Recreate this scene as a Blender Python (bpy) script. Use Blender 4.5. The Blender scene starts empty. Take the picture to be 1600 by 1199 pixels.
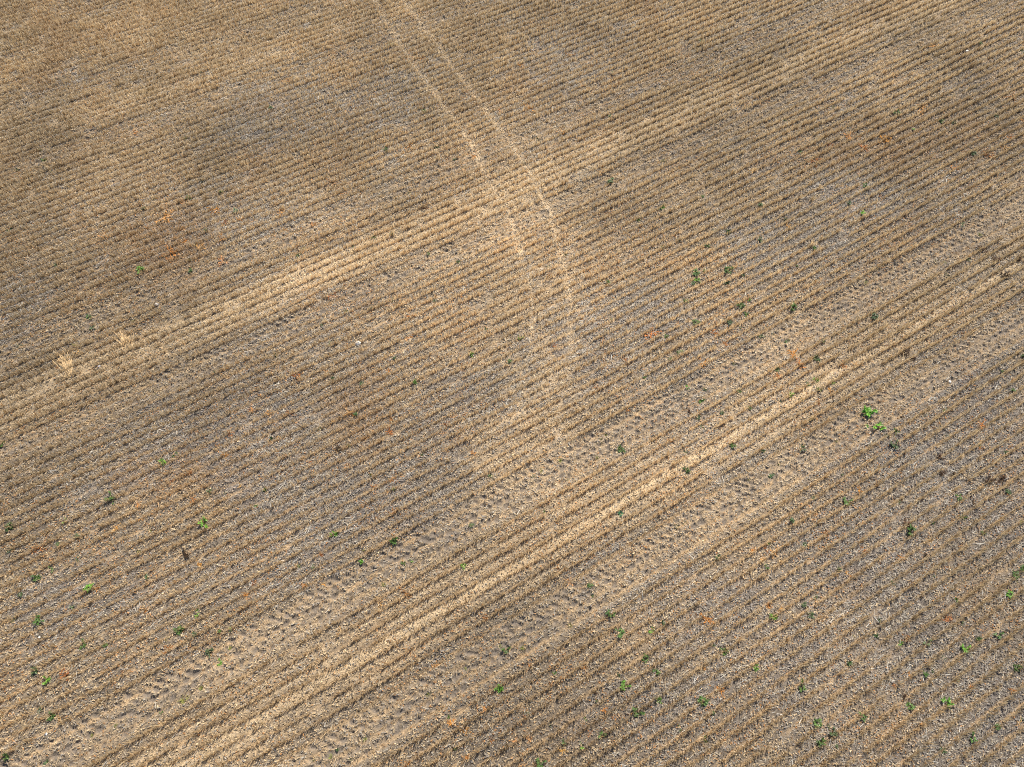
import bpy, bmesh, math, random
import numpy as np
from mathutils import Vector

SC = bpy.context.scene
COL = SC.collection

# ------------------------------------------------------------------ camera
CAM_H, CAM_PITCH, FPX = 15.0, 60.0, 1109.0          # drone height, look-down angle, focal length in photo pixels
cam_data = bpy.data.cameras.new("camera")
cam_data.sensor_width = 36.0
cam_data.lens = FPX / 1600.0 * 36.0
cam_data.clip_start = 0.1
cam_data.clip_end = 3000.0
cam = bpy.data.objects.new("camera", cam_data)
COL.objects.link(cam)
cam.location = (0, 0, CAM_H)
cam.rotation_euler = (math.radians(90 - CAM_PITCH), 0, 0)
SC.camera = cam

# ------------------------------------------------------------------ sky and sun
SUN_EL, SUN_AZ = 47.0, 22.0       # azimuth measured from +Y towards +X
SUN_E, SKY_E, EXPO = 5.0, 0.10, 0.80
world = bpy.data.worlds.new("World")
SC.world = world
world.use_nodes = True
wn = world.node_tree
for nd in list(wn.nodes):
    wn.nodes.remove(nd)
wo = wn.nodes.new("ShaderNodeOutputWorld")
wb = wn.nodes.new("ShaderNodeBackground")
ws = wn.nodes.new("ShaderNodeTexSky")
ws.sky_type = 'NISHITA'
ws.sun_disc = False
ws.sun_elevation = math.radians(SUN_EL)
ws.sun_rotation = math.radians(SUN_AZ)
wb.inputs["Strength"].default_value = SKY_E
wn.links.new(ws.outputs[0], wb.inputs[0])
wn.links.new(wb.outputs[0], wo.inputs[0])
sl = bpy.data.lights.new("sun", 'SUN')
sl.energy = SUN_E
sl.angle = math.radians(0.5)
sl.color = (1.0, 0.93, 0.82)
sun = bpy.data.objects.new("sun", sl)
COL.objects.link(sun)
sdir = Vector((math.sin(math.radians(SUN_AZ)) * math.cos(math.radians(SUN_EL)),
               math.cos(math.radians(SUN_AZ)) * math.cos(math.radians(SUN_EL)),
               math.sin(math.radians(SUN_EL))))
sun.rotation_euler = sdir.to_track_quat('Z', 'Y').to_euler()
sun.location = sdir * 60
SC.view_settings.view_transform = 'Standard'
SC.view_settings.look = 'None'
SC.view_settings.exposure = EXPO
SC.view_settings.gamma = 1.0
SC.cycles.filter_width = 1.1
SC.cycles.use_denoising = False      # keep the fine straw grain

# ------------------------------------------------------------------ field layout
ROW = 0.25                         # seed-row spacing
AZ = math.radians(59.0)            # heading of the rows from +Y towards +X
SA, CA = math.sin(AZ), math.cos(AZ)
RNG = np.random.default_rng(7)
random.seed(11)

def uv_of(x, y):
    return x * SA + y * CA, x * CA - y * SA

def xy_of(u, v):
    return u * SA + v * CA, u * CA - v * SA

def at(px, py):
    """photo pixel -> point of the flat field"""
    p = math.radians(CAM_PITCH)
    a, b = px - 800.0, 599.5 - py
    dx = a
    dy = math.cos(p) * FPX + math.sin(p) * b
    dz = -math.sin(p) * FPX + math.cos(p) * b
    t = -CAM_H / dz
    return dx * t, dy * t

def m_per_px(x, y):
    p = math.radians(CAM_PITCH)
    depth = y * math.cos(p) + CAM_H * math.sin(p)
    return depth / FPX

def smooth(t):
    t = np.clip(t, 0, 1)
    return t * t * (3 - 2 * t)

def hash2(i, j, seed):
    i = i.astype(np.int64); j = j.astype(np.int64)
    h = (i * 374761393 + j * 668265263 + seed * 2147483647) & 0xFFFFFFFF
    h = ((h ^ (h >> 13)) * 1274126177) & 0xFFFFFFFF
    h = ((h ^ (h >> 16)) * 2246822519) & 0xFFFFFFFF
    h = h ^ (h >> 15)
    return (h & 0xFFFFFF).astype(np.float32) / float(0x1000000)

def vnoise(x, y, seed):
    i = np.floor(x); j = np.floor(y)
    fx = smooth(x - i); fy = smooth(y - j)
    a = hash2(i, j, seed); b = hash2(i + 1, j, seed)
    c = hash2(i, j + 1, seed); d = hash2(i + 1, j + 1, seed)
    return (a * (1 - fx) + b * fx) * (1 - fy) + (c * (1 - fx) + d * fx) * fy

def fbm(x, y, seed, octv=3):
    s = 0; w = 1.0; t = 0
    for k in range(octv):
        s = s + w * vnoise(x * 2 ** k + 17.3 * k, y * 2 ** k - 9.1 * k, seed + k)
        t += w; w *= 0.5
    return s / t

PH = 0.30                          # where the stubble line sits inside a row period
LUGS = [(-19.75, 1.4, 1.0), (-9.1, 1.45, 1.0), (-47.2, 1.2, 0.6), (-58.4, 1.2, 0.55), (-84.7, 1.2, 0.35), (-95.5, 1.2, 0.35)]

def band(n, c, hw, soft):
    return 1 - smooth((np.abs(n - c) - hw) / soft)

def lug_mask(n):
    m = np.zeros_like(n)
    for c, hw, s in LUGS:
        m = np.maximum(m, s * band(n, c, hw, 0.35))
    return m

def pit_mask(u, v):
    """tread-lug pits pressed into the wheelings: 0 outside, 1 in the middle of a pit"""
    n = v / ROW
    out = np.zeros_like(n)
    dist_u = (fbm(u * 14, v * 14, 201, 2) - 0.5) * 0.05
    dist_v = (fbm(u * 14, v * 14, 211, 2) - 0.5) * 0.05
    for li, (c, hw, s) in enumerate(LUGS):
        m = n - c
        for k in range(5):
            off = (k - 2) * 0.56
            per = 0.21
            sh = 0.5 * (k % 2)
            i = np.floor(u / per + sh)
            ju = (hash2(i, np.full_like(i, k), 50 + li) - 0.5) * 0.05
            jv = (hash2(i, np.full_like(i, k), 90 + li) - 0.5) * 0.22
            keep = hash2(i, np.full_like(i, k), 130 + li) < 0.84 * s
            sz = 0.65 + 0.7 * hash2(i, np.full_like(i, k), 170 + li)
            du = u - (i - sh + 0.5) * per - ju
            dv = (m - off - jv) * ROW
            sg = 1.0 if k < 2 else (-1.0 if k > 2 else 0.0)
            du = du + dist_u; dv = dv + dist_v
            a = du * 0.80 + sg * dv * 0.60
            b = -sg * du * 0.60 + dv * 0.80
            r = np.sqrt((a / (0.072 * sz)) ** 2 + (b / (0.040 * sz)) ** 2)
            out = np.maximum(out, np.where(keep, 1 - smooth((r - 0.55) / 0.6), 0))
    return out

# the curved wheel tracks of a light vehicle that crossed the rows
TR_PX = [
    [(572, -30), (590, 10), (622, 65), (655, 112), (690, 160), (735, 222), (762, 282), (795, 335), (815, 400), (832, 470), (830, 540), (818, 600), (806, 655), (782, 705), (748, 752), (715, 800)],
    [(612, -30), (632, 3), (662, 42), (700, 95), (735, 140), (780, 200), (822, 262), (858, 330), (878, 400), (892, 470), (893, 540), (885, 600), (868, 650), (846, 705), (818, 752), (775, 800)],
]
TR = [[at(*p) for p in pl] for pl in TR_PX]

def track_mask(x, y):
    """(strength 0..1, heading) of the curved tracks"""
    best = np.full(x.shape, 9.0); head = np.zeros(x.shape); fade = np.zeros(x.shape)
    for pl in TR:
        N = len(pl) - 1
        for k in range(N):
            (x0, y0), (x1, y1) = pl[k], pl[k + 1]
            dx, dy = x1 - x0, y1 - y0
            t = np.clip(((x - x0) * dx + (y - y0) * dy) / (dx * dx + dy * dy), 0, 1)
            d = np.hypot(x - x0 - t * dx, y - y0 - t * dy)
            upd = d < best
            best = np.where(upd, d, best)
            head = np.where(upd, math.atan2(dy, dx), head)
            f = 1.0 if k < N * 0.42 else max(0.0, 1.0 - (k / N - 0.42) * 2.0)
            fade = np.where(upd, f, fade)
    rag = fbm(x * 3.1, y * 3.1, 400, 3)
    d = best + (fbm(x * 5.0, y * 5.0, 410, 2) - 0.5) * 0.10
    core = 1 - smooth((d - 0.03) / 0.10)
    wide = (1 - smooth((d - 0.10) / 0.5)) * 0.14
    return np.maximum(core, wide) * fade * np.clip(0.35 + 1.4 * (rag - 0.2), 0.2, 1), head

def blobs(lst):
    out = []
    for px, py, rx, ry, s in lst:
        x, y = at(px, py)
        m = m_per_px(x, y)
        fore = CAM_H / math.hypot(math.hypot(x, y), CAM_H)
        out.append((x, y, rx * m, ry * m / fore, s))
    return out

GREY = blobs([(480, 165, 150, 55, .8), (590, 170, 70, 45, .6), (330, 330, 110, 50, .6), (120, 345, 70, 40, .4), (250, 300, 70, 40, .5),
              (330, 690, 150, 70, .8), (480, 740, 130, 60, .6), (620, 790, 130, 60, .7), (690, 620, 110, 50, .6), (430, 640, 90, 40, .5),
              (850, 85, 90, 45, .7), (920, 60, 70, 40, .4), (1190, 385, 90, 45, .9), (1290, 310, 100, 45, .7), (1370, 300, 80, 40, .5),
              (1060, 480, 110, 50, .5), (850, 560, 90, 50, .5), (1500, 790, 130, 90, .9), (1300, 1010, 160, 80, .6), (1150, 935, 70, 30, .7),
              (1540, 1080, 130, 120, 1.0), (1350, 870, 120, 70, .7), (1540, 620, 90, 60, .6), (1250, 1110, 70, 90, .7), (60, 1010, 90, 60, .6),
              (220, 930, 110, 50, .7), (420, 880, 90, 50, .6), (1000, 1090, 120, 80, .5), (1200, 700, 90, 40, .3), (880, 510, 60, 40, .5),
              (400, 200, 70, 40, .5), (20, 480, 60, 50, .5), (1500, 360, 90, 60, .4), (720, 720, 90, 40, .5)])
TAN = blobs([(90, 60, 220, 80, .8), (400, 40, 200, 60, .5), (1450, 30, 130, 50, .9), (1150, 150, 130, 40, .4), (840, 300, 130, 110, .6), (850, 700, 140, 90, .5),
             (640, 370, 150, 40, .5), (130, 580, 120, 60, .5), (1000, 780, 170, 100, .4), (200, 260, 150, 60, .3), (1100, 560, 120, 60, .2), (870, 430, 90, 70, .6)])

RUST = blobs([(330, 330, 90, 50, .8), (260, 390, 80, 40, .8), (1390, 215, 110, 50, .8), (1290, 255, 70, 35, .6), (1570, 230, 80, 50, .6), (430, 650, 70, 40, .7),
              (610, 690, 70, 45, .6), (110, 60, 130, 50, .5), (830, 1150, 90, 50, .5), (1250, 570, 70, 30, .6), (1080, 545, 80, 35, .4), (880, 120, 70, 40, .6),
              (300, 740, 90, 60, .6), (1330, 850, 80, 50, .5), (560, 640, 60, 40, .6), (1310, 920, 70, 40, .5), (70, 860, 60, 40, .4)])
SCUFF = blobs([(830, 470, 60, 90, .55), (800, 580, 70, 70, .6), (770, 660, 70, 60, .5), (880, 560, 45, 80, .45), (850, 660, 60, 60, .45), (735, 740, 60, 40, .4), (780, 300, 60, 50, .4), (640, 400, 60, 30, .3)])
CENTRE_LIGHT = blobs([(850, 480, 420, 260, 1.0), (620, 420, 240, 120, .3), (1000, 700, 300, 160, .35)])  # lens light falloff painted into the colours: brighter middle, darker edges

def bsum(x, y, lst):
    s = np.zeros(x.shape)
    for cx, cy, rx, ry, w in lst:
        s += w * np.exp(-((x - cx) / rx) ** 2 - ((y - cy) / ry) ** 2)
    return s

def maps(x, y):
    """what lies where: greyness of the residue, tan chaff cover, wheelings, pale strips"""
    u, v = uv_of(x, y)
    n = v / ROW
    g0 = fbm(x * 0.55, y * 0.55, 5, 3)
    g1 = fbm(u * 0.9, n * 0.55, 25, 3)
    grey = np.clip(bsum(x, y, GREY) * 1.25 + (g0 - 0.5) * 1.5 + (g1 - 0.5) * 1.3 - 0.05, 0, 1)
    fine = fbm(u * 1.6, n * 0.8, 33, 2)
    pa = band(n + 0.35 * (fbm(u * 2.5, n * 2.0, 70, 2) - .5), -14.15 + 0.2 * (vnoise(u * 0.5, u * 0, 71) - .5), 0.26, 0.34) * (0.54 + 0.50 * fbm(u * 0.7, n * 1.0 + 3, 72, 2))
    pb = band(n, -52.1, 1.1, 1.9) * (0.42 + 0.75 * fbm(u * 0.35, n * 0.5, 75, 2))
    pc = band(n, -90.1, 0.9, 2.0) * (0.2 + 0.5 * fbm(u * 0.35, n * 0.5, 78, 2))
    pe = 0.5 * (band(n, -12.9, 0.4, 0.5) + band(n, -16.3, 1.2, 1.2)) * fine
    lug = lug_mask(n)
    tr, hd = track_mask(x, y)
    tan = np.clip(bsum(x, y, TAN) * 0.55 + (fbm(x * 0.4, y * 0.4, 45, 2) - 0.55) * 0.9 + pe + lug * 0.35 * (0.5 + fine), 0, 1)
    mid = 0.5 - 0.5 * np.cos(2 * np.pi * (n - PH))
    pd = 0.40 * band(n, -14.4, 1.9, 1.2) * smooth((mid - 0.35) / 0.4) * (0.35 + 0.9 * fbm(u * 0.8, n * 1.0, 74, 2))
    pa = np.maximum(pa, pd)
    pb = pb * (0.55 + 0.45 * smooth((mid - 0.2) / 0.4))
    pale = np.clip(np.maximum(np.maximum(pa, pb * 0.9), np.maximum(pc * 0.7, tr * 0.8)), 0, 1)
    pale = np.clip(np.maximum(pale, bsum(x, y, SCUFF) * smooth((fbm(x * 2.6, y * 2.6, 160, 3) - 0.32) / 0.3) * 0.5), 0, 1)
    grey = np.clip(grey * (1 - 0.8 * pale) * (1 - 0.45 * lug) - 0.35 * tan, 0, 1)
    rust = np.clip(bsum(x, y, RUST) * (0.3 + 1.2 * fbm(x * 1.6, y * 1.6, 140, 3)) + (fbm(x * 0.8, y * 0.8, 145, 3) - 0.62) * 1.6, 0, 1) * (1 - pale)
    tone = 0.83 + 0.24 * np.clip(bsum(x, y, CENTRE_LIGHT), 0, 1.2) + 0.34 * (fbm(x * 0.35, y * 0.35, 150, 3) - 0.5)  # painted falloff brightness plus random tone patches
    return dict(rust=rust, tone=tone, u=u, v=v, n=n, grey=grey, tan=tan, pale=pale, pa=np.clip(pa, 0, 1), lug=lug, tr=tr, hd=hd, fine=fine)

def height(x, y, pits=True):
    u, v = uv_of(x, y)
    n = v / ROW
    w = 0.5 - 0.5 * np.cos(2 * np.pi * (n - PH))
    z = 0.022 * w * (0.4 + 1.1 * fbm(u * 2.2, n * 1.1, 61, 2))
    z = z + 0.045 * (fbm(x * 8.5, y * 8.5, 62, 3) - 0.5) * (0.45 + 0.55 * w)
    lug = lug_mask(n)
    z = z * (1 - 0.35 * lug) - 0.012 * lug
    if pits:
        z = z - 0.031 * pit_mask(u, v)
    return z

# ------------------------------------------------------------------ materials
def new_mat(name):
    m = bpy.data.materials.new(name)
    m.use_nodes = True
    nt = m.node_tree
    b = nt.nodes["Principled BSDF"]
    b.inputs["Roughness"].default_value = 0.75
    b.inputs["Specular IOR Level"].default_value = 0.25
    return m, nt, b

def attr_material(name, rough, spec, noise_scale=None, lo=0.7, hi=1.3, bump=0.0, bump_scale=60):
    m, nt, b = new_mat(name)
    b.inputs["Roughness"].default_value = rough
    b.inputs["Specular IOR Level"].default_value = spec
    at_ = nt.nodes.new("ShaderNodeAttribute"); at_.attribute_name = "tone"
    src = at_.outputs["Color"]
    tc = nt.nodes.new("ShaderNodeTexCoord")
    if noise_scale:
        nz = nt.nodes.new("ShaderNodeTexNoise")
        nz.inputs["Scale"].default_value = noise_scale
        nz.inputs["Detail"].default_value = 5
        nz.inputs["Roughness"].default_value = 0.7
        nt.links.new(tc.outputs["Object"], nz.inputs["Vector"])
        mr = nt.nodes.new("ShaderNodeMapRange")
        mr.inputs["From Min"].default_value = 0.3; mr.inputs["From Max"].default_value = 0.7
        mr.inputs["To Min"].default_value = lo; mr.inputs["To Max"].default_value = hi
        nt.links.new(nz.outputs["Fac"], mr.inputs["Value"])
        mx = nt.nodes.new("ShaderNodeVectorMath"); mx.operation = 'SCALE'
        nt.links.new(src, mx.inputs[0]); nt.links.new(mr.outputs[0], mx.inputs["Scale"])
        src = mx.outputs[0]
    nt.links.new(src, b.inputs["Base Color"])
    if bump:
        n2 = nt.nodes.new("ShaderNodeTexNoise")
        n2.inputs["Scale"].default_value = bump_scale; n2.inputs["Detail"].default_value = 4
        nt.links.new(tc.outputs["Object"], n2.inputs["Vector"])
        bp = nt.nodes.new("ShaderNodeBump")
        bp.inputs["Strength"].default_value = bump; bp.inputs["Distance"].default_value = 0.02
        nt.links.new(n2.outputs["Fac"], bp.inputs["Height"])
        nt.links.new(bp.outputs[0], b.inputs["Normal"])
    return m

def make_translucent(m, amount):
    """dry straw lets some light through"""
    nt = m.node_tree
    b = nt.nodes["Principled BSDF"]; out = nt.nodes["Material Output"]
    t = nt.nodes.new("ShaderNodeBsdfTranslucent"); mx = nt.nodes.new("ShaderNodeMixShader")
    mx.inputs[0].default_value = amount
    src = b.inputs["Base Color"].links[0].from_socket
    nt.links.new(src, t.inputs["Color"])
    nt.links.new(b.outputs[0], mx.inputs[1]); nt.links.new(t.outputs[0], mx.inputs[2])
    nt.links.new(mx.outputs[0], out.inputs["Surface"])

def tint_material(name, rough, spec, hue_var=0.15, subs=False):
    """colour comes from each object's own colour, varied leaf to leaf"""
    m, nt, b = new_mat(name)
    b.inputs["Roughness"].default_value = rough
    b.inputs["Specular IOR Level"].default_value = spec
    oi = nt.nodes.new("ShaderNodeObjectInfo")
    tc = nt.nodes.new("ShaderNodeTexCoord")
    nz = nt.nodes.new("ShaderNodeTexNoise")
    nz.inputs["Scale"].default_value = 9.0; nz.inputs["Detail"].default_value = 3
    nt.links.new(tc.outputs["Object"], nz.inputs["Vector"])
    mr = nt.nodes.new("ShaderNodeMapRange")
    mr.inputs["From Min"].default_value = 0.3; mr.inputs["From Max"].default_value = 0.7
    mr.inputs["To Min"].default_value = 1 - hue_var * 2.2; mr.inputs["To Max"].default_value = 1 + hue_var * 2.2
    nt.links.new(nz.outputs["Fac"], mr.inputs["Value"])
    mx = nt.nodes.new("ShaderNodeVectorMath"); mx.operation = 'SCALE'
    nt.links.new(oi.outputs["Color"], mx.inputs[0]); nt.links.new(mr.outputs[0], mx.inputs["Scale"])
    nt.links.new(mx.outputs[0], b.inputs["Base Color"])
    return m

M_GROUND = attr_material("field_soil", 0.95, 0.1, 26.0, 0.55, 1.4, 1.0, 50)
M_STUBBLE = attr_material("stubble_straw", 0.7, 0.25)
M_LITTER = attr_material("straw_litter", 0.65, 0.3)
make_translucent(M_STUBBLE, 0.40)
M_LEAF = tint_material("weed_leaf", 0.5, 0.35, 0.2)
M_DRY = tint_material("dried_stalk", 0.8, 0.15, 0.2)
M_STONE = tint_material("stone", 0.85, 0.2, 0.08)

# ------------------------------------------------------------------ mesh helpers
def mesh_from(name, verts, quads, mat, face_tone=None, point_tone=None, smooth_=False):
    me = bpy.data.meshes.new(name)
    nv, nf = len(verts), len(quads)
    k = quads.shape[1]
    me.vertices.add(nv)
    me.vertices.foreach_set("co", np.ascontiguousarray(verts, dtype=np.float32).ravel())
    me.loops.add(nf * k)
    me.loops.foreach_set("vertex_index", np.ascontiguousarray(quads, dtype=np.int32).ravel())
    me.polygons.add(nf)
    me.polygons.foreach_set("loop_start", np.arange(0, nf * k, k, dtype=np.int32))
    me.polygons.foreach_set("loop_total", np.full(nf, k, dtype=np.int32))
    if smooth_:
        me.polygons.foreach_set("use_smooth", np.ones(nf, dtype=bool))
    if face_tone is not None or point_tone is not None:
        dom = 'FACE' if face_tone is not None else 'POINT'
        c = face_tone if face_tone is not None else point_tone
        a = me.attributes.new("tone", 'FLOAT_COLOR', dom)
        rgba = np.ones((len(c), 4), dtype=np.float32); rgba[:, :3] = c
        a.data.foreach_set("color", rgba.ravel())
    me.materials.append(mat)
    me.update(calc_edges=True)
    return me

def link(name, me, **props):
    o = bpy.data.objects.new(name, me)
    COL.objects.link(o)
    for k, v in props.items():
        o[k] = v
    return o

# ------------------------------------------------------------------ ground sheet
def axis(fine, lo, hi, far):
    a = [lo]
    while a[-1] < hi:
        a.append(a[-1] + fine(a[-1]))
    up = [a[-1]]; st = 0.1
    while up[-1] < far:
        up.append(up[-1] + st); st *= 1.5
    dn = [a[0]]; st = 0.1
    while dn[-1] > -far:
        dn.append(dn[-1] - st); st *= 1.5
    return np.array(dn[::-1][:-1] + a + up[1:])

gx = axis(lambda t: 0.024, -19.5, 19.5, 600)
gy = axis(lambda t: 0.020 + 0.018 * max(0, t) / 25, -1.6, 27.0, 600)
X, Y = np.meshgrid(gx, gy)
x_, y_ = X.ravel(), Y.ravel()
core = (np.abs(x_) < 22) & (y_ > -4) & (y_ < 30)
Z = height(x_, y_)
Z = np.where(core, Z, 0.012 * 0.5)
def soil_tone(x, y):
    M = maps(x, y)
    u, v, n = M['u'], M['v'], M['n']
    base = np.array([0.175, 0.140, 0.108])
    greyc = np.array([0.135, 0.117, 0.108])
    tanc = np.array([0.40, 0.29, 0.185])
    palec = np.array([0.53, 0.40, 0.26])
    g = M['grey'][:, None]; t = np.clip(M['tan'] * 0.8 + 0.25 * (M['fine'] - .5), 0, 1)[:, None]; p = M['pale'][:, None]
    c = base * (1 - g) + greyc * g
    c = c * (1 - t) + tanc * t
    fr = (band(n - np.round(n - PH) + 0.25 * (fbm(u * 9, n * 4, 39, 2) - .5), PH, 0.07, 0.16) * np.clip(fbm(u * 1.3, n * 1.0, 37, 2) * 1.5 - 0.05, 0, 1))[:, None]
    c = c * (1 - .75 * fr) + np.array([0.42, 0.29, 0.172]) * .75 * fr
    c = c * (1 - p) + palec * p
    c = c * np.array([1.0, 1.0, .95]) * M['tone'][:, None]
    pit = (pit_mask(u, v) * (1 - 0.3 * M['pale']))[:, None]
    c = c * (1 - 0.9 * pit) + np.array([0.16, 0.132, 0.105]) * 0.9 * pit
    return c
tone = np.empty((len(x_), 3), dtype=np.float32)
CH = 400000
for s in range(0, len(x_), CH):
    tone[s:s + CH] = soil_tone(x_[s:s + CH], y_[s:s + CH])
ny, nx = X.shape
idx = np.arange(ny * nx).reshape(ny, nx)
quads = np.stack([idx[:-1, :-1], idx[:-1, 1:], idx[1:, 1:], idx[1:, :-1]], -1).reshape(-1, 4)
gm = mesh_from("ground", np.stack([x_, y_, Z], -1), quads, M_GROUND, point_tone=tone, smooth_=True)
ground = link("ground", gm, kind="structure", label="dry stubble field soil in rows, pressed with tyre tracks")
ground["category"] = "ground"
del X, Y, x_, y_, Z, quads, idx, tone, core

# ------------------------------------------------------------------ straw
def in_field(x, y, margin=1.2):
    """inside the part of the field the picture can see, with room for a step aside"""
    half = 9.6 + (y - 0.4) * (18.4 - 9.6) / 24.0 + margin
    return (y > -0.9) & (y < 24.6 + margin) & (np.abs(x) < half)

def folded(P, D, W, Nn, hw, tone, name, obj, mat, taper=0.85, **props):
    """each straw a folded strip (two long faces): P foot, D length vector, W width direction, Nn fold direction"""
    N = len(P)
    w = W * hw[:, None]
    f = Nn * (hw * 0.8)[:, None]
    e = P + D
    V = np.empty((N, 6, 3), dtype=np.float32)
    V[:, 0] = P - w; V[:, 1] = P + f; V[:, 2] = P + w
    V[:, 3] = e - w * taper; V[:, 4] = e + f * taper; V[:, 5] = e + w * taper
    b = (np.arange(N) * 6)[:, None]
    Q = np.stack([b + np.array([0, 1, 4, 3]), b + np.array([1, 2, 5, 4])], 1).reshape(-1, 4)
    me = mesh_from(name, V.reshape(-1, 3), Q, mat, face_tone=np.repeat(tone, 2, 0))
    return link(obj, me, **props)

def pick(r, probs, cols):
    """choose a palette colour per straw; probs (N,k)"""
    c = np.cumsum(probs / probs.sum(1, keepdims=True), 1)
    k = np.clip((r[:, None] > c).sum(1), 0, len(cols) - 1)
    return cols[k], k

# standing stubble
def make_stubble(per_m):
    us, vs = [], []
    for k in range(-128, 26):
        v0 = (k + PH) * ROW
        # range of u in view along this row
        uu = np.linspace(-30, 45, 400)
        xx, yy = xy_of(uu, v0)
        ok = in_field(xx, yy)
        if not ok.any():
            continue
        a, b = uu[ok].min() - .2, uu[ok].max() + .2
        N = int((b - a) * per_m)
        u = RNG.uniform(a, b, N)
        us.append(u); vs.append(np.full(N, v0))
    u = np.concatenate(us); v = np.concatenate(vs)
    k = np.round(v / ROW - PH)
    # plants stand in small clumps along the drill line
    cl = np.round(u / 0.055 + hash2(k, k * 0, 9))
    u = u + 0.35 * ((cl - hash2(k, k * 0, 9)) * 0.055 - u)
    v = v + 0.022 * (vnoise(u * 1.1, k * 7.7, 12) - 0.5) * 2 + RNG.normal(0, 0.015, len(u))
    x, y = xy_of(u, v)
    M = maps(x, y)
    gap = fbm(u * 2.1, k * 3.3, 14, 3)
    dens = smooth((gap - 0.20) / 0.18)
    dens *= 1 - 0.62 * M['lug']
    dens *= 1 - 0.55 * M['tr']
    dens *= 1 - 0.30 * np.clip(M['grey'] - 0.3, 0, 1)
    keep = (RNG.uniform(size=len(u)) < dens) & in_field(x, y) & (pit_mask(*uv_of(x, y)) < 0.3)
    x, y, k, u = x[keep], y[keep], k[keep], u[keep]
    M = {q: w[keep] for q, w in M.items()}
    N = len(x)
    flat = np.clip(M['lug'] * 0.8 + M['tr'] * 0.9, 0, 1)
    h = RNG.uniform(0.09, 0.19, N) * (0.75 + 0.5 * vnoise(u * 0.9, k * 5.1, 15)) * (1 - 0.55 * flat)
    lean = np.abs(RNG.normal(0, 0.28, N)) + 0.75 * flat
    az = RNG.uniform(0, 2 * np.pi, N)
    # a shared lean where wheels or wind laid the row over
    la = np.where(M['tr'] > .3, M['hd'], math.pi / 2 - AZ) + RNG.normal(0, .5, N)
    az = np.where(RNG.uniform(size=N) < 0.3 + 0.5 * flat, la, az)
    D = np.stack([np.sin(lean) * np.cos(az), np.sin(lean) * np.sin(az), np.cos(lean)], -1) * h[:, None]
    wa = RNG.uniform(0, 2 * np.pi, N)
    W = np.stack([np.cos(wa), np.sin(wa), 0 * wa], -1)
    Nn = np.stack([-np.sin(wa), np.cos(wa), 0 * wa], -1)
    hw = RNG.uniform(0.0030, 0.0062, N) * (1 + np.clip(y, 0, 30) / 45)
    P = np.stack([x, y, height(x, y, False) - 0.012], -1)
    cols = np.array([[.74, .56, .355], [.60, .43, .25], [.78, .62, .42], [.46, .285, .14], [.52, .44, .34]])
    pr = np.stack([1.3 + 0 * x, 0.9 - 0.5 * M['pale'], 0.5 + 1.2 * M['pale'] + .6 * M['tan'], 0.42 + 0 * x, 0.25 + 0.8 * M['grey']], -1)
    c, _ = pick(RNG.uniform(size=N), pr, cols)
    c = c * (0.85 + 0.3 * RNG.uniform(size=N))[:, None] * (0.85 + 0.3 * fbm(x * 0.8, y * 0.8, 16, 2))[:, None]
    rs = (M['rust'] * RNG.uniform(0, 1, N))[:, None] * .8
    c = c * (1 - rs) + np.array([.42, .225, .09]) * rs
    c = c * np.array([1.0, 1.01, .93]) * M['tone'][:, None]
    print("stubble stems", N)
    folded(P, D, W, Nn, hw, c, "standing_stubble", "standing_stubble", M_STUBBLE, kind="stuff",
           label="tan standing crop stubble in close parallel drill rows", category="stubble")

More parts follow.
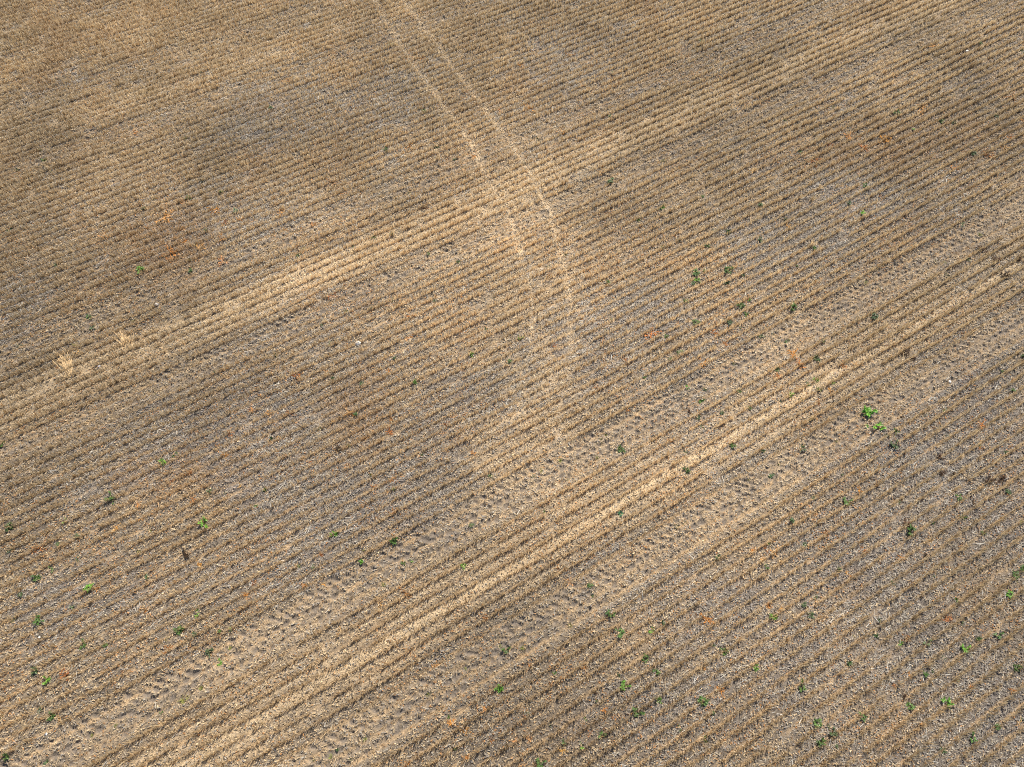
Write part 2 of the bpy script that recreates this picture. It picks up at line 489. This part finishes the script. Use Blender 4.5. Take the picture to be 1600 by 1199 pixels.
# loose straw and chaff lying between the rows
def make_litter(per_m2, lmin, lmax, wmin, wmax, name, label, cat, flecks=False, bleached=False):
    A0, A1 = (-21.0, 21.0), (-0.9, 25.8)
    N = int((A0[1] - A0[0]) * (A1[1] - A1[0]) * per_m2)
    x = RNG.uniform(*A0, N); y = RNG.uniform(*A1, N)
    ok = in_field(x, y)
    x, y = x[ok], y[ok]
    M = maps(x, y)
    n = M['n']
    mid = 0.5 - 0.5 * np.cos(2 * np.pi * (n - PH))
    dens = (0.42 + 0.58 * mid) if flecks else (0.45 + 0.55 * mid)
    dens *= 0.45 + 0.9 * fbm(x * 3.2, y * 3.2, 81, 2)
    if not flecks:
        dens *= 0.55 + 0.5 * M['grey'] + 0.35 * M['pale'] + 0.2 * M['tr']
    if bleached:
        dens = smooth((fbm(x * 1.9, y * 1.9, 91, 3) - 0.50) / 0.16) * (0.10 + 1.1 * M['grey']) * (0.4 + 0.6 * mid) * (1 - M['pale'])
    keep = (RNG.uniform(size=len(x)) < dens)
    keep &= pit_mask(M['u'], M['v']) < RNG.uniform(0.05, 0.40, len(x))
    x, y = x[keep], y[keep]
    M = {q: w[keep] for q, w in M.items()}
    N = len(x)
    L = RNG.uniform(lmin, lmax, N) ** 1.0
    az = RNG.uniform(0, 2 * np.pi, N)
    rowa = math.pi / 2 - AZ
    al = RNG.uniform(size=N)
    az = np.where(al < 0.35, rowa + RNG.normal(0, 0.45, N), az)
    az = np.where((M['tr'] > .3) & (al < 0.75), M['hd'] + RNG.normal(0, 0.35, N), az)
    tilt = RNG.normal(0.06, 0.20 if not flecks else 0.30, N)
    D = np.stack([np.cos(tilt) * np.cos(az), np.cos(tilt) * np.sin(az), np.sin(tilt)], -1) * L[:, None]
    W = np.stack([-np.sin(az), np.cos(az), 0 * az], -1)
    roll = RNG.normal(0, 0.5, N)
    Nn = np.stack([0 * az, 0 * az, 1 + 0 * az], -1)
    W = W * np.cos(roll)[:, None] + Nn * np.sin(roll)[:, None]
    hw = RNG.uniform(wmin, wmax, N) * (1 + np.clip(y, 0, 30) / 45)
    P = np.stack([x, y, height(x, y) + 0.006 + np.abs(RNG.normal(0, 0.010, N))], -1) - D * 0.5
    P[:, 2] += np.abs(D[:, 2]) * 0.35
    g, p, t = M['grey'], M['pale'], M['tan']
    org = smooth((fbm(x * 0.9, y * 0.9, 95, 3) - 0.47) / 0.2)
    if flecks:
        cols = np.array([[.235, .205, .19], [.42, .31, .19], [.115, .088, .066], [.33, .29, .245], [.36, .175, .065], [.52, .39, .25]])
        pr = np.stack([0.45 + 2.3 * g, 0.9 - .7 * g, 0.75 - .6 * p, 0.4 + .8 * g, 0.10 + .55 * org - .1 * p, 0.3 + 1.1 * p + .7 * t - .2 * g], -1)
    else:
        cols = np.array([[.44, .385, .315], [.52, .375, .22], [.66, .60, .52], [.26, .215, .17], [.40, .215, .09], [.60, .455, .29]])
        pr = np.stack([0.55 + 0.9 * g, 0.9 - .5 * g, 0.10 + .16 * g, 0.45 + .4 * g, 0.15 + .4 * org - .1 * p, 0.4 + 1.6 * p + .7 * t - .2 * g], -1)
    if bleached:
        cols = np.array([[.62, .59, .55], [.52, .47, .41], [.76, .73, .69]])
        pr = np.ones((N, 3))
    pr = np.clip(pr, 0.02, None)
    c, _ = pick(RNG.uniform(size=N), pr, cols)
    c = c * (0.8 + 0.4 * RNG.uniform(size=N))[:, None]
    rs = (M['rust'] * RNG.uniform(0, 1, N))[:, None] * .75
    c = c * (1 - rs) + np.array([.36, .19, .075]) * rs
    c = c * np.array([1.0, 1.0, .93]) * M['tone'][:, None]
    print(name, N)
    folded(P, D, W, Nn, hw, c, name, name, M_LITTER, kind="stuff", label=label, category=cat)

make_stubble(140)
make_litter(560, 0.03, 0.13, 0.0014, 0.0034, "straw_litter", "loose pale and grey straw lying between the stubble rows", "straw")
make_litter(1000, 0.014, 0.045, 0.005, 0.012, "chaff_residue", "short broken grey brown chaff and leaf residue on the soil", "chaff", flecks=True)
make_litter(130, 0.05, 0.17, 0.0016, 0.0036, "bleached_straw", "bleached white straws lying in sparse scattered bunches", "straw", bleached=True)

# ------------------------------------------------------------------ plants
# photo positions (x, y, spread in photo pixels, shade) read off the photograph; each is placed on the field where it grows
WEEDS = "69,251,10g;65,236,7d;27,266,8d;81,270,6d;242,192,8y;316,285,8d;315,114,6d;290,217,8y;425,171,10d;662,175,9g;603,239,13g;682,232,8d;725,285,9y;610,71,14y;710,250,6d;675,125,6d;1016,12,8d;1095,66,9d;936,88,6d;956,115,6g;819,256,7d;954,285,12g;1037,251,12y;1077,225,8y;840,217,10y;952,185,8d;1531,71,8g;1597,81,9g;1399,181,14g;1470,191,10g;1490,194,9d;1426,204,6b;1301,169,10y;1519,241,11d;1327,270,12d;1351,293,13g;1224,221,7g;1249,239,7g;1226,189,7d;1555,183,9d;1440,74,10y;1585,130,9y;294,310,12g;242,311,8d;226,329,10g;369,331,10d;324,362,9d;294,406,10d;299,425,9g;222,425,14b;87,417,9d;139,495,11g;146,514,9d;210,501,12y;117,541,10y;17,360,12d;307,384,10y;2,369,6d;347,301,10g;336,582,6d;30,540,8d;584,372,8g;612,367,9d;551,386,9d;475,389,12y;466,400,10d;621,310,8y;639,302,6d;669,399,7g;614,469,8g;504,510,8d;432,556,8d;680,472,7d;736,555,10b;797,567,10g;760,515,8d;760,585,9y;650,599,12g;617,561,7d;541,487,10y;580,482,7d;771,466,8y;715,410,9d;677,420,10y;517,537,8d;520,592,7d;1034,326,11b;997,345,10g;1097,309,8g;1187,324,10d;1137,364,12g;1116,361,9d;1187,376,12d;1104,385,10g;1036,387,9d;1060,377,8d;1087,429,13g;1090,440,11b;1100,424,7g;1082,445,8d;1137,424,16g;1135,444,12d;1160,432,7d;857,417,9y;950,444,10g;940,440,7d;814,529,13b;867,500,9y;1071,471,10g;1170,472,7b;1157,480,14g;1166,492,10g;1086,505,14g;1137,507,12d;1157,514,6d;1041,526,8g;1062,550,12g;1047,562,7g;1009,592,7g;947,515,6d;1146,567,9y;1190,527,9d;884,399,9y;955,500,7y;1345,336,12b;1324,321,10d;1504,351,9g;1251,334,8d;1227,344,8d;1271,390,10g;1245,417,6g;1512,407,9g;1524,335,8y;1239,484,17g;1232,534,13g;1275,562,14d;1286,535,10d;1214,579,12d;1274,595,13b;1302,599,8b;1597,559,10g;1365,497,12d;1477,430,10y;1475,410,12y;1460,407,8y;1207,520,10y;1437,366,7y;1530,367,10y;1376,454,12y;1352,442,9y;1565,582,8g;4,695,12g;275,712,12g;255,724,14b;174,779,16g;179,787,7b;322,819,20b;354,770,8g;400,791,8g;101,815,11b;16,824,14g;51,821,10d;122,839,10d;236,830,8y;122,872,11d;81,891,13g;136,785,8y;242,616,7y;17,735,8y;327,767,9d;16,862,10d;92,852,9d;217,862,10y;496,670,9g;424,686,9d;556,650,9g;545,697,8d;414,766,11g;522,837,14b;767,745,10g;616,847,15g;566,879,11b;467,885,8g;737,822,9g;631,881,9g;642,877,7b;725,885,12b;659,712,7d;569,860,7y;565,601,9d;615,764,9g;579,742,7y;490,886,9d;1075,605,10b;1096,627,12g;1154,612,8g;1170,639,9g;1126,646,9d;1091,654,8d;1097,669,8d;970,704,14g;1144,699,12g;1072,706,8g;1071,736,14g;969,804,13t;846,736,10y;875,721,10y;834,745,9y;886,750,8y;947,680,14y;937,687,10y;1191,706,10d;1170,750,8y;1069,815,9y;1056,824,11y;850,800,6g;932,715,7y;1102,610,7d;1197,887,9g;1121,872,13d;1355,646,22b;1372,670,20b;1354,667,9b;1400,676,13g;1395,696,16d;1386,681,9d;1280,611,10g;1236,619,11b;1221,627,8d;1262,602,9g;1251,626,7d;1267,656,11d;1254,702,12d;1217,725,9y;1205,744,10d;1476,641,10g;1581,612,9g;1444,651,8y;1480,681,8d;1322,784,14g;1307,690,9y;1237,815,12d;1277,820,8d;1422,832,20g;1497,777,13g;1504,809,12g;1572,770,11d;1530,697,9y;1569,707,9g;1535,834,9g;1595,817,11b;1597,892,16g;1584,895,10d;1456,817,8g;1311,892,10d;1256,852,9d;1201,850,6b;1405,786,7g;1315,742,6g;1271,779,9d;59,904,14g;34,931,9d;140,919,16b;114,949,10d;65,970,18g;21,970,16y;131,1009,14g;166,1009,10g;55,1049,18d;74,1064,14b;81,1120,14g;65,1108,12d;2,1121,8g;11,1183,16g;310,958,13b;281,986,15g;305,991,9d;344,988,9g;359,985,9b;329,1020,14d;344,1033,13b;359,1013,10y;287,1095,18y;315,1076,14y;180,1134,10y;144,1149,10y;252,1114,8g;230,903,9d;261,998,9y;72,1191,10d;780,1076,14b;790,1016,14g;781,1009,10y;727,1044,9y;516,1184,11y;547,1186,8y;701,1121,6g;570,1155,10y;669,1083,16y;527,1171,8d;490,1189,9y;600,914,11y;711,1169,9d;954,959,20g;967,990,15g;1019,986,13b;922,916,10g;1007,1030,14g;1024,1051,14g;976,1071,16b;1029,1096,13g;995,1113,20g;1097,1095,18g;1114,1116,10d;1130,1019,14g;1181,1044,11b;941,1149,14g;907,1166,12b;880,1160,11d;844,1191,16g;1101,1155,13g;1061,1139,9d;931,1095,7d;914,1124,7g;824,1115,8d;817,1013,10y;1036,973,9d;967,1056,7d;1114,1010,7d;926,930,8d;866,1051,9g;891,978,10y;861,1134,6g;1207,964,15b;1266,963,12d;1274,935,11d;1251,1074,18g;1277,1131,18g;1281,1159,18g;1300,1145,14d;1294,1136,8g;1346,1121,14g;1326,1036,12d;1369,995,10d;1372,969,9d;1406,1006,11b;1447,1005,14d;1420,1103,15g;1476,1099,20b;1506,1013,14b;1527,999,12d;1557,993,14g;1575,930,14b;1494,939,11g;1505,974,10g;1587,1044,14g;1517,1154,16g;1556,1136,13g;1471,1173,14d;1442,1055,11g;1496,1064,8y;1475,1028,10d;1516,1024,8y;1397,911,11d;1596,1125,11g;1334,994,8y;1460,900,8g;1586,900,14g;1589,910,7y;1256,946,9d;1307,1166,8d;1456,1049,7d"
DRIED = "257,16,14;246,11,10;277,24,10;347,177,10;212,207,10;659,92,10;680,107,7;466,214,9;447,129,14;640,230,12;727,144,8;781,175,10;796,211,10;742,245,14;516,285,14;610,277,8;817,82,9;814,105,12;891,86,9;906,55,11;910,135,10;845,135,6;825,170,14;877,207,16;1080,47,8;940,270,14;1122,282,11;1175,267,9;1170,49,9;1457,75,14;1440,170,18;1325,215,16;1382,222,22;1347,232,14;1272,255,18;1295,227,12;1491,264,13;1567,232,10;1545,245,14;1597,190,10;1577,215,10;1580,152,16;1341,270,8;335,330,18;285,360,10;260,340,22;267,395,20;265,407,14;316,386,16;345,375,14;346,410,14;350,350,14;287,317,10;162,371,14;290,377,8;50,444,10;120,552,12;375,345,12;445,359,10;437,334,14;492,351,12;640,495,11;641,527,12;510,580,10;607,582,11;462,590,14;522,464,12;560,525,10;857,431,10;1055,370,6;1020,522,18;1057,507,9;1117,522,12;977,562,10;1100,567,14;962,401,8;867,541,9;1135,538,10;1505,310,9;1375,307,8;1230,354,11;1240,555,16;1247,568,16;1317,572,16;1215,588,12;1335,570,12;272,750,8;299,736,14;302,781,14;182,826,12;222,812,10;352,712,14;360,677,14;395,640,14;65,857,18;312,882,10;217,789,10;377,760,10;451,647,11;421,650,18;520,659,10;611,675,14;575,684,10;612,752,14;615,800,14;605,770,8;487,722,9;445,711,10;502,867,10;547,645,18;700,707,9;740,710,12;612,655,10;697,662,10;709,652,8;592,610,10;544,730,14;586,760,8;954,807,13;1046,690,12;930,605,7;982,641,8;1174,657,8;1177,860,12;1190,871,12;860,686,10;1197,860,8;1346,819,12;1291,836,13;1210,865,18;1347,859,10;1452,845,10;1390,827,6;1489,812,9;1407,872,10;1296,611,12;1254,624,8;1534,665,16;1342,767,10;1275,805,10;1322,897,9;1530,700,10;1280,631,12;1477,887,10;152,923,11;229,954,9;196,956,8;385,931,12;396,913,10;24,1159,8;262,1013,12;92,1121,12;105,1054,18;476,914,10;635,926,18;530,984,10;759,966,11;505,914,8;682,1039,10;707,1131,16;729,1141,13;730,1185,13;636,1195,12;757,1106,10;595,945,12;767,1158,10;889,911,10;911,1045,11;829,1039,8;1105,968,16;922,1146,8;805,1158,9;827,1156,11;880,1173,11;817,1195,10;1102,1048,10;960,1120,10;944,1109,10;1127,1081,16;819,1121,10;1301,1039,12;1339,945,11;1426,916,9;1305,901,10;1345,915,7;1326,900,7;1304,925,8;1517,1075,9;1414,999,16;1590,1131,11;1580,1079,9;1396,1070,9;1477,969,16;1445,1035,8;1489,1153,9;1440,1131,8;1201,946,12;1219,950,10;1421,1055,8"
DEAD = "290,868,16;529,702,11;1467,716,11;1471,739,12;1489,742,9;1544,752,14;1564,751,11;1520,786,8;1415,820,13;1447,871,9;1475,791,6;1409,652,6;1535,392,13;1556,407,11;1591,407,12;1566,432,14;1412,552,12;1426,562,8;1077,645,8;365,918,6;1412,1088,9;662,327,9"


def ground_z(x, y):
    return float(height(np.array([x]), np.array([y]))[0])

class MB:
    def __init__(self):
        self.v, self.f = [], []
    def strip(self, pts, widths, side, fold=0.0):
        """a leaf or stalk blade: pts along it, half widths, side vector; folded along the midrib"""
        b = len(self.v)
        for p, w in zip(pts, widths):
            s = side * w
            self.v += [p - s, p + Vector((0, 0, -fold * w)), p + s]
        for i in range(len(pts) - 1):
            a = b + 3 * i
            self.f += [(a, a + 1, a + 4, a + 3), (a + 1, a + 2, a + 5, a + 4)]
    def tube(self, pts, r):
        b = len(self.v)
        for k, p in enumerate(pts):
            q = r * (1 - 0.55 * k / (len(pts) - 1))
            for j in range(4):
                t = j * math.pi / 2
                self.v.append(p + Vector((math.cos(t) * q, math.sin(t) * q, 0.3 * q * math.cos(t))))
        for k in range(len(pts) - 1):
            for j in range(4):
                a, c = b + 4 * k + j, b + 4 * k + (j + 1) % 4
                self.f.append((a, c, c + 4, a + 4))
    def mesh(self, name, mat):
        me = bpy.data.meshes.new(name)
        me.from_pydata([tuple(p) for p in self.v], [], self.f)
        me.materials.append(mat)
        me.update()
        return me

def leaf(m, r, base, az, el, length, width, droop, nseg=4):
    d = Vector((math.cos(az) * math.cos(el), math.sin(az) * math.cos(el), math.sin(el)))
    side = Vector((-math.sin(az), math.cos(az), r.uniform(-.35, .35))).normalized()
    prof = [0.30, 0.85, 1.0, 0.72, 0.08]
    pts = []
    for k in range(nseg + 1):
        t = k / nseg
        p = base + d * (length * t)
        p.z -= droop * length * t * t
        pts.append(p)
    m.strip(pts, [width * 0.5 * w for w in prof], side, 0.45)

def weed_mesh(seed, kind):
    """unit weed: spread about 1 across"""
    r = random.Random(seed); m = MB()
    if kind == 'rosette':
        for k in range(r.randint(13, 19)):
            leaf(m, r, Vector((0, 0, 0.04)), r.uniform(0, 2 * math.pi), r.uniform(.15, 1.1), r.uniform(.30, .66), r.uniform(.09, .17), r.uniform(.1, .5))
    elif kind == 'bushy':
        for s in range(r.randint(4, 7)):
            az, le = r.uniform(0, 2 * math.pi), r.uniform(.25, .45)
            tip = Vector((math.cos(az) * le * .75, math.sin(az) * le * .75, r.uniform(.25, .5)))
            m.tube([Vector((0, 0, -.03)), tip * .5 + Vector((0, 0, .08)), tip], .014)
            for k in range(r.randint(5, 8)):
                t = r.uniform(.3, 1.0)
                leaf(m, r, tip * t + Vector((0, 0, .08 * (1 - t))), r.uniform(0, 2 * math.pi), r.uniform(-.1, .8), r.uniform(.16, .30), r.uniform(.07, .13), r.uniform(0, .4))
    elif kind == 'grassy':
        for k in range(r.randint(24, 34)):
            az = r.uniform(0, 2 * math.pi)
            leaf(m, r, Vector((r.gauss(0, .03), r.gauss(0, .03), 0)), az, r.uniform(.3, 1.35), r.uniform(.35, .62), r.uniform(.035, .065), r.uniform(.15, .7))
    elif kind == 'scattered':
        for s in range(r.randint(4, 6)):
            a, q = r.uniform(0, 2 * math.pi), r.uniform(.12, .36)
            c = Vector((math.cos(a) * q, math.sin(a) * q, .05))
            m.tube([Vector((0, 0, 0)), c * .5 + Vector((0, 0, .04)), c], .012)
            for k in range(r.randint(4, 6)):
                leaf(m, r, c, r.uniform(0, 2 * math.pi), r.uniform(.1, 1.0), r.uniform(.16, .30), r.uniform(.06, .12), r.uniform(.1, .5))
    elif kind == 'moss':
        for s in range(13):
            a, q = r.uniform(0, 2 * math.pi), abs(r.gauss(0, .24))
            c = Vector((math.cos(a) * q, math.sin(a) * q, .02))
            m.tube([Vector((0, 0, 0)), c * .5 + Vector((0, 0, .02)), c], .010)
            for k in range(5):
                leaf(m, r, c, r.uniform(0, 2 * math.pi), r.uniform(.4, 1.4), r.uniform(.10, .22), r.uniform(.02, .04), r.uniform(.1, .5))
    return m.mesh("weed_" + kind, M_LEAF)

def big_weed_meshes(seed):
    """stalks and foliage of a larger weed, two meshes"""
    r = random.Random(seed); st, fo = MB(), MB()
    for s in range(r.randint(6, 9)):
        az, le = r.uniform(0, 2 * math.pi), r.uniform(.18, .46)
        tip = Vector((math.cos(az) * le * .85, math.sin(az) * le * .85, r.uniform(.2, .5)))
        st.tube([Vector((0, 0, -.03)), tip * .5 + Vector((0, 0, .08)), tip], .018)
        for k in range(r.randint(5, 8)):
            t = r.uniform(.35, 1.0)
            leaf(fo, r, tip * t + Vector((0, 0, .08 * (1 - t))), az + r.gauss(0, 1.1), r.uniform(-.1, .9), r.uniform(.18, .36), r.uniform(.07, .14), r.uniform(0, .5))
    return st.mesh("stem", M_LEAF), fo.mesh("foliage", M_LEAF)

BIG = {}
def put_big(px, py, size_px, colour, label, cat, group, variant, spread):
    x, y = at(px, py)
    s = size_px * m_per_px(x, y) * spread
    if variant not in BIG:
        a, b = big_weed_meshes(2000 + variant)
        kids = [bpy.data.objects.new("stem", a), bpy.data.objects.new("foliage", b)]
        BIG[variant] = kids
    else:
        kids = [k.copy() for k in BIG[variant]]
        kids[0].name, kids[1].name = "stem", "foliage"
    o = bpy.data.objects.new("weed", None)
    o.empty_display_size = 0.1
    COL.objects.link(o)
    o.location = (x, y, ground_z(x, y))
    o.rotation_euler = (0, 0, random.uniform(0, 2 * math.pi))
    o.scale = (s * random.uniform(.9, 1.12), s * random.uniform(.9, 1.12), s * random.uniform(.75, 1.0))
    for k, c in zip(kids, [(colour[0] * 1.3, colour[1] * .9, colour[2] * 1.2), colour]):
        COL.objects.link(k); k.parent = o; k.color = (*c, 1)
    o["label"] = label; o["category"] = cat; o["group"] = group
    return o

def dried_mesh(seed):
    r = random.Random(seed); m = MB()
    for s in range(r.randint(9, 14)):
        az = r.uniform(0, 2 * math.pi)
        p = Vector((r.gauss(0, .10), r.gauss(0, .10), 0.0)); pts = [p.copy()]
        el = r.uniform(.1, 1.0)
        for k in range(4):
            az += r.uniform(-.6, .6); el += r.uniform(-.45, .2)
            p = p + Vector((math.cos(az) * math.cos(el), math.sin(az) * math.cos(el), math.sin(el))) * r.uniform(.09, .17)
            p.z = max(p.z, .02)
            pts.append(p.copy())
        m.tube(pts, r.uniform(.016, .028))
        for k in range(r.randint(1, 3)):
            leaf(m, r, pts[r.randint(1, 4)], r.uniform(0, 2 * math.pi), r.uniform(-.2, .8), r.uniform(.12, .25), r.uniform(.05, .10), r.uniform(0, .5))
    return m.mesh("dried_plant", M_DRY)

def dead_mesh(seed):
    r = random.Random(seed); m = MB()
    for s in range(r.randint(10, 14)):
        az, el = r.uniform(0, 2 * math.pi), r.uniform(.45, 1.3)
        p = Vector((r.gauss(0, .05), r.gauss(0, .05), -.02)); pts = [p.copy()]
        for k in range(3):
            az += r.uniform(-.4, .4)
            p = p + Vector((math.cos(az) * math.cos(el), math.sin(az) * math.cos(el), math.sin(el))) * r.uniform(.14, .22)
            pts.append(p.copy())
        m.tube(pts, .02)
        for k in range(9):
            leaf(m, r, pts[r.randint(1, 3)] + Vector((r.gauss(0, .03), r.gauss(0, .03), 0)), r.uniform(0, 2 * math.pi), r.uniform(-.5, 1.0), r.uniform(.10, .20), r.uniform(.05, .10), r.uniform(0, .6))
    return m.mesh("dead_weed", M_DRY)

def stone_mesh(seed):
    r = random.Random(seed); bm = bmesh.new()
    bmesh.ops.create_icosphere(bm, subdivisions=3, radius=.5)
    for v in bm.verts:
        d = v.co.normalized()
        q = np.array([d.x, d.y, d.z]) * 1.7 + seed
        s = 0.78 + 0.4 * float(vnoise(np.array([q[0] + q[2]]), np.array([q[1] - q[2]]), 500)[0])
        s -= 0.16 * max(0, d.dot(Vector((r.random() - .5, r.random() - .5, .8)).normalized()) - .75)
        v.co = d * (.5 * s); v.co.z *= .62; v.co.y *= .82
    for f in bm.faces:
        f.smooth = True
    me = bpy.data.meshes.new("stone"); bm.to_mesh(me); bm.free()
    me.materials.append(M_STONE)
    return me

def tuft_mesh(seed):
    """a hank of long pale straw dragged loose and bent over"""
    r = random.Random(seed); m = MB()
    for s in range(70):
        a = r.gauss(1.2, .30)
        b = Vector((r.gauss(0, .10), r.gauss(0, .22), .01)); L = r.uniform(.45, 1.0); el = r.uniform(.05, .75)
        pts = [b + Vector((math.cos(a + .25 * t) * math.cos(el) * L * t, math.sin(a + .25 * t) * math.cos(el) * L * t, max(0, math.sin(el) * L * (t - .75 * t * t)))) for t in (0, .35, .7, 1)]
        m.strip(pts, [.007, .009, .008, .004], Vector((-math.sin(a), math.cos(a), 0)), .7)
    return m.mesh("straw_tuft", M_DRY)

def where(px, py):
    x, y = at(px, py)
    n = uv_of(x, y)[1] / ROW
    t, _ = track_mask(np.array([x]), np.array([y]))
    d = min(math.hypot(x - a, y - b) for pl in TR for a, b in pl)
    if d < 0.35: return "in the curved wheel track"
    k = int(round(abs(n + 14.15)))
    if k == 0: return "on the pale straw strip"
    for c, hw, s in LUGS[:4]:
        if abs(n - c) < hw: return "on tyre-lug prints"
    if k <= 3: return "just %s the pale strip" % ("above" if n < -14.15 else "below")
    if k <= 13: return "%d rows %s the pale strip" % (k, "above" if n < -14.15 else "below")
    if abs(n + 52.1) < 2.6: return "on the broad upper strip"
    return "between stubble rows"

def place_text(px, py):
    return "at %d%% across, %d%% down photo" % (round(px / 16.0), round(py / 11.99))

USED = set()
def unique(text_a, px, py):
    s = "%s, %s" % (text_a, place_text(px, py))
    if s in USED:
        s = "%s, at %.1f%% across, %.1f%% down photo" % (text_a, px / 16.0, py / 11.99)
    USED.add(s)
    return s

PROTO = {}
def put(name, key, make, px, py, size_px, colour, label, cat, group, squash=1.0, lift=0.0, spread=1.0):
    x, y = at(px, py)
    s = size_px * m_per_px(x, y) * spread
    if key not in PROTO:
        o = bpy.data.objects.new(name, make())
        PROTO[key] = o
    else:
        o = PROTO[key].copy()
        o.name = name
    COL.objects.link(o)
    o.location = (x, y, ground_z(x, y) + lift * s)
    o.rotation_euler = (0, 0, random.uniform(0, 2 * math.pi))
    o.scale = (s * random.uniform(.85, 1.15), s * random.uniform(.85, 1.15), s * squash)
    o.color = (*colour, 1)
    o["label"] = label; o["category"] = cat
    if group: o["group"] = group
    return o

GREENS = {'g': (.062, .112, .021), 'd': (.055, .088, .028), 'b': (.105, .235, .022), 'y': (.190, .190, .045), 't': (.060, .170, .075)}
SHADE = {'g': "green", 'd': "dark green", 'b': "bright green", 'y': "yellowish green", 't': "bluish green"}
def parse(s):
    return [t.split(",") for t in s.split(";") if t]

def jit(c, a=.2):
    k = random.uniform(1 - a, 1 + a)
    return tuple(q * k * random.uniform(.93, 1.07) for q in c)

SPECIAL = {(1355, 646): "largest bright green leafy weed, upper one of the bright green pair at right",
           (1372, 670): "large bright green leafy weed, lower one of the bright green pair at right",
           (1354, 667): "small bright green sprout tucked left of the lower large bright weed",
           (969, 804): "bluish green weed touching an orange dried plant below the pale strip",
           (322, 819): "large bright leafy weed standing a little above the dark brown dead clump at left"}
for i, (a, b, sc) in enumerate(parse(WEEDS)):
    px, py, size, sh = int(a), int(b), float(sc[:-1]), sc[-1]
    word = "tiny" if size < 8 else "small" if size < 11 else "medium" if size < 15 else "large"
    if sh == 'y':
        kind = random.choice(['moss', 'grassy', 'moss'])
        noun, cat, name, grp = "grass tuft", "grass tuft", "grass_tuft", "yellowish grass tufts among the stubble"
    else:
        kind = random.choice(['rosette', 'bushy', 'scattered', 'rosette', 'bushy'] if size < 16 else ['rosette', 'bushy'])
        noun, cat, name, grp = "weed", "weed", "weed", "green weeds growing through the stubble"
    lab = SPECIAL.get((px, py)) or unique("%s %s %s %s" % (word, "yellowish" if sh == 'y' else SHADE[sh], noun, where(px, py)), px, py)
    if size >= 13.5 and sh != 'y':
        put_big(px, py, size, (.11, .27, .02) if size >= 20 and sh == 'b' and px > 1300 and py < 700 else jit(GREENS[sh]), lab, cat, grp, i % 5, 1.05)
        continue
    key = (kind, i % 3)
    put(name, key, lambda k=kind, q=i % 3: weed_mesh(1000 + 37 * q + len(k), k), px, py, size, jit(GREENS[sh]), lab, cat, grp,
        squash=random.uniform(.7, 1.0), spread=1.2)

for i, (a, b, c) in enumerate(parse(DRIED)):
    px, py, size = int(a), int(b), float(c)
    word = "tiny" if size < 8 else "small" if size < 12 else "medium" if size < 16 else "large"
    tone_ = random.choice([(.42, .18, .04), (.34, .135, .035), (.46, .23, .065), (.28, .11, .035), (.42, .23, .09)])
    hue = "orange" if tone_[0] > .40 else "rusty"
    lab = unique("%s %s dried plant %s" % (word, hue, where(px, py)), px, py)
    put("dried_plant", ("dried", i % 4), lambda q=i % 4: dried_mesh(300 + q), px, py, size, jit(tone_), lab, "dried plant",
        "orange dried plants scattered in the stubble", squash=.75, spread=1.15)

for i, (a, b, c) in enumerate(parse(DEAD)):
    px, py, size = int(a), int(b), float(c)
    word = "small" if size < 10 else "medium" if size < 13 else "large"
    lab = ("dark brown dead clump standing alone in grey residue, lower left of the field" if (px, py) == (290, 868)
           else unique("%s blackish dead weed %s" % (word, where(px, py)), px, py))
    put("dead_weed", ("dead", i % 3), lambda q=i % 3: dead_mesh(700 + q), px, py, size, jit((.062, .034, .019)), lab, "dead weed",
        "dark dead weeds in the stubble", squash=.8, spread=1.25)

STONES = [(560, 538, 9, (.74, .68, .58), "pale cream stone, the biggest and brightest, between rows left of centre"),
          (246, 477, 7, (.42, .40, .38), None), (109, 562, 5, (.48, .47, .48), None), (156, 574, 5, (.50, .49, .50), None),
          (1510, 82, 5, (.68, .66, .62), None), (1484, 597, 5, (.75, .74, .72), None), (63, 996, 4, (.78, .76, .72), None),
          (73, 1147, 4, (.78, .76, .72), None)]
for i, (px, py, size, c, lab) in enumerate(STONES):
    lab = lab or unique("small %s stone %s" % ("whitish" if c[0] > .6 else "grey", where(px, py)), px, py)
    put("stone", ("stone", i % 3), lambda q=i % 3: stone_mesh(40 + q), px, py, size, c, lab, "stone", "pale stones on the field", lift=.22)

for i, (px, py, size, lab) in enumerate([(197, 541, 34, "pale straw tuft bent over, right one of the pair on the upper strip's left end"),
                                         (108, 582, 38, "pale straw tuft bent over, left one of the pair near the left edge")]):
    o = put("straw_tuft", ("tuft", i), lambda q=i: tuft_mesh(80 + q), px, py, size, (.52, .37, .20), lab, "straw tuft", "pale straw tufts pulled loose", squash=.5)
    o.rotation_euler.z = math.radians(35)
print("objects", len(SC.objects))
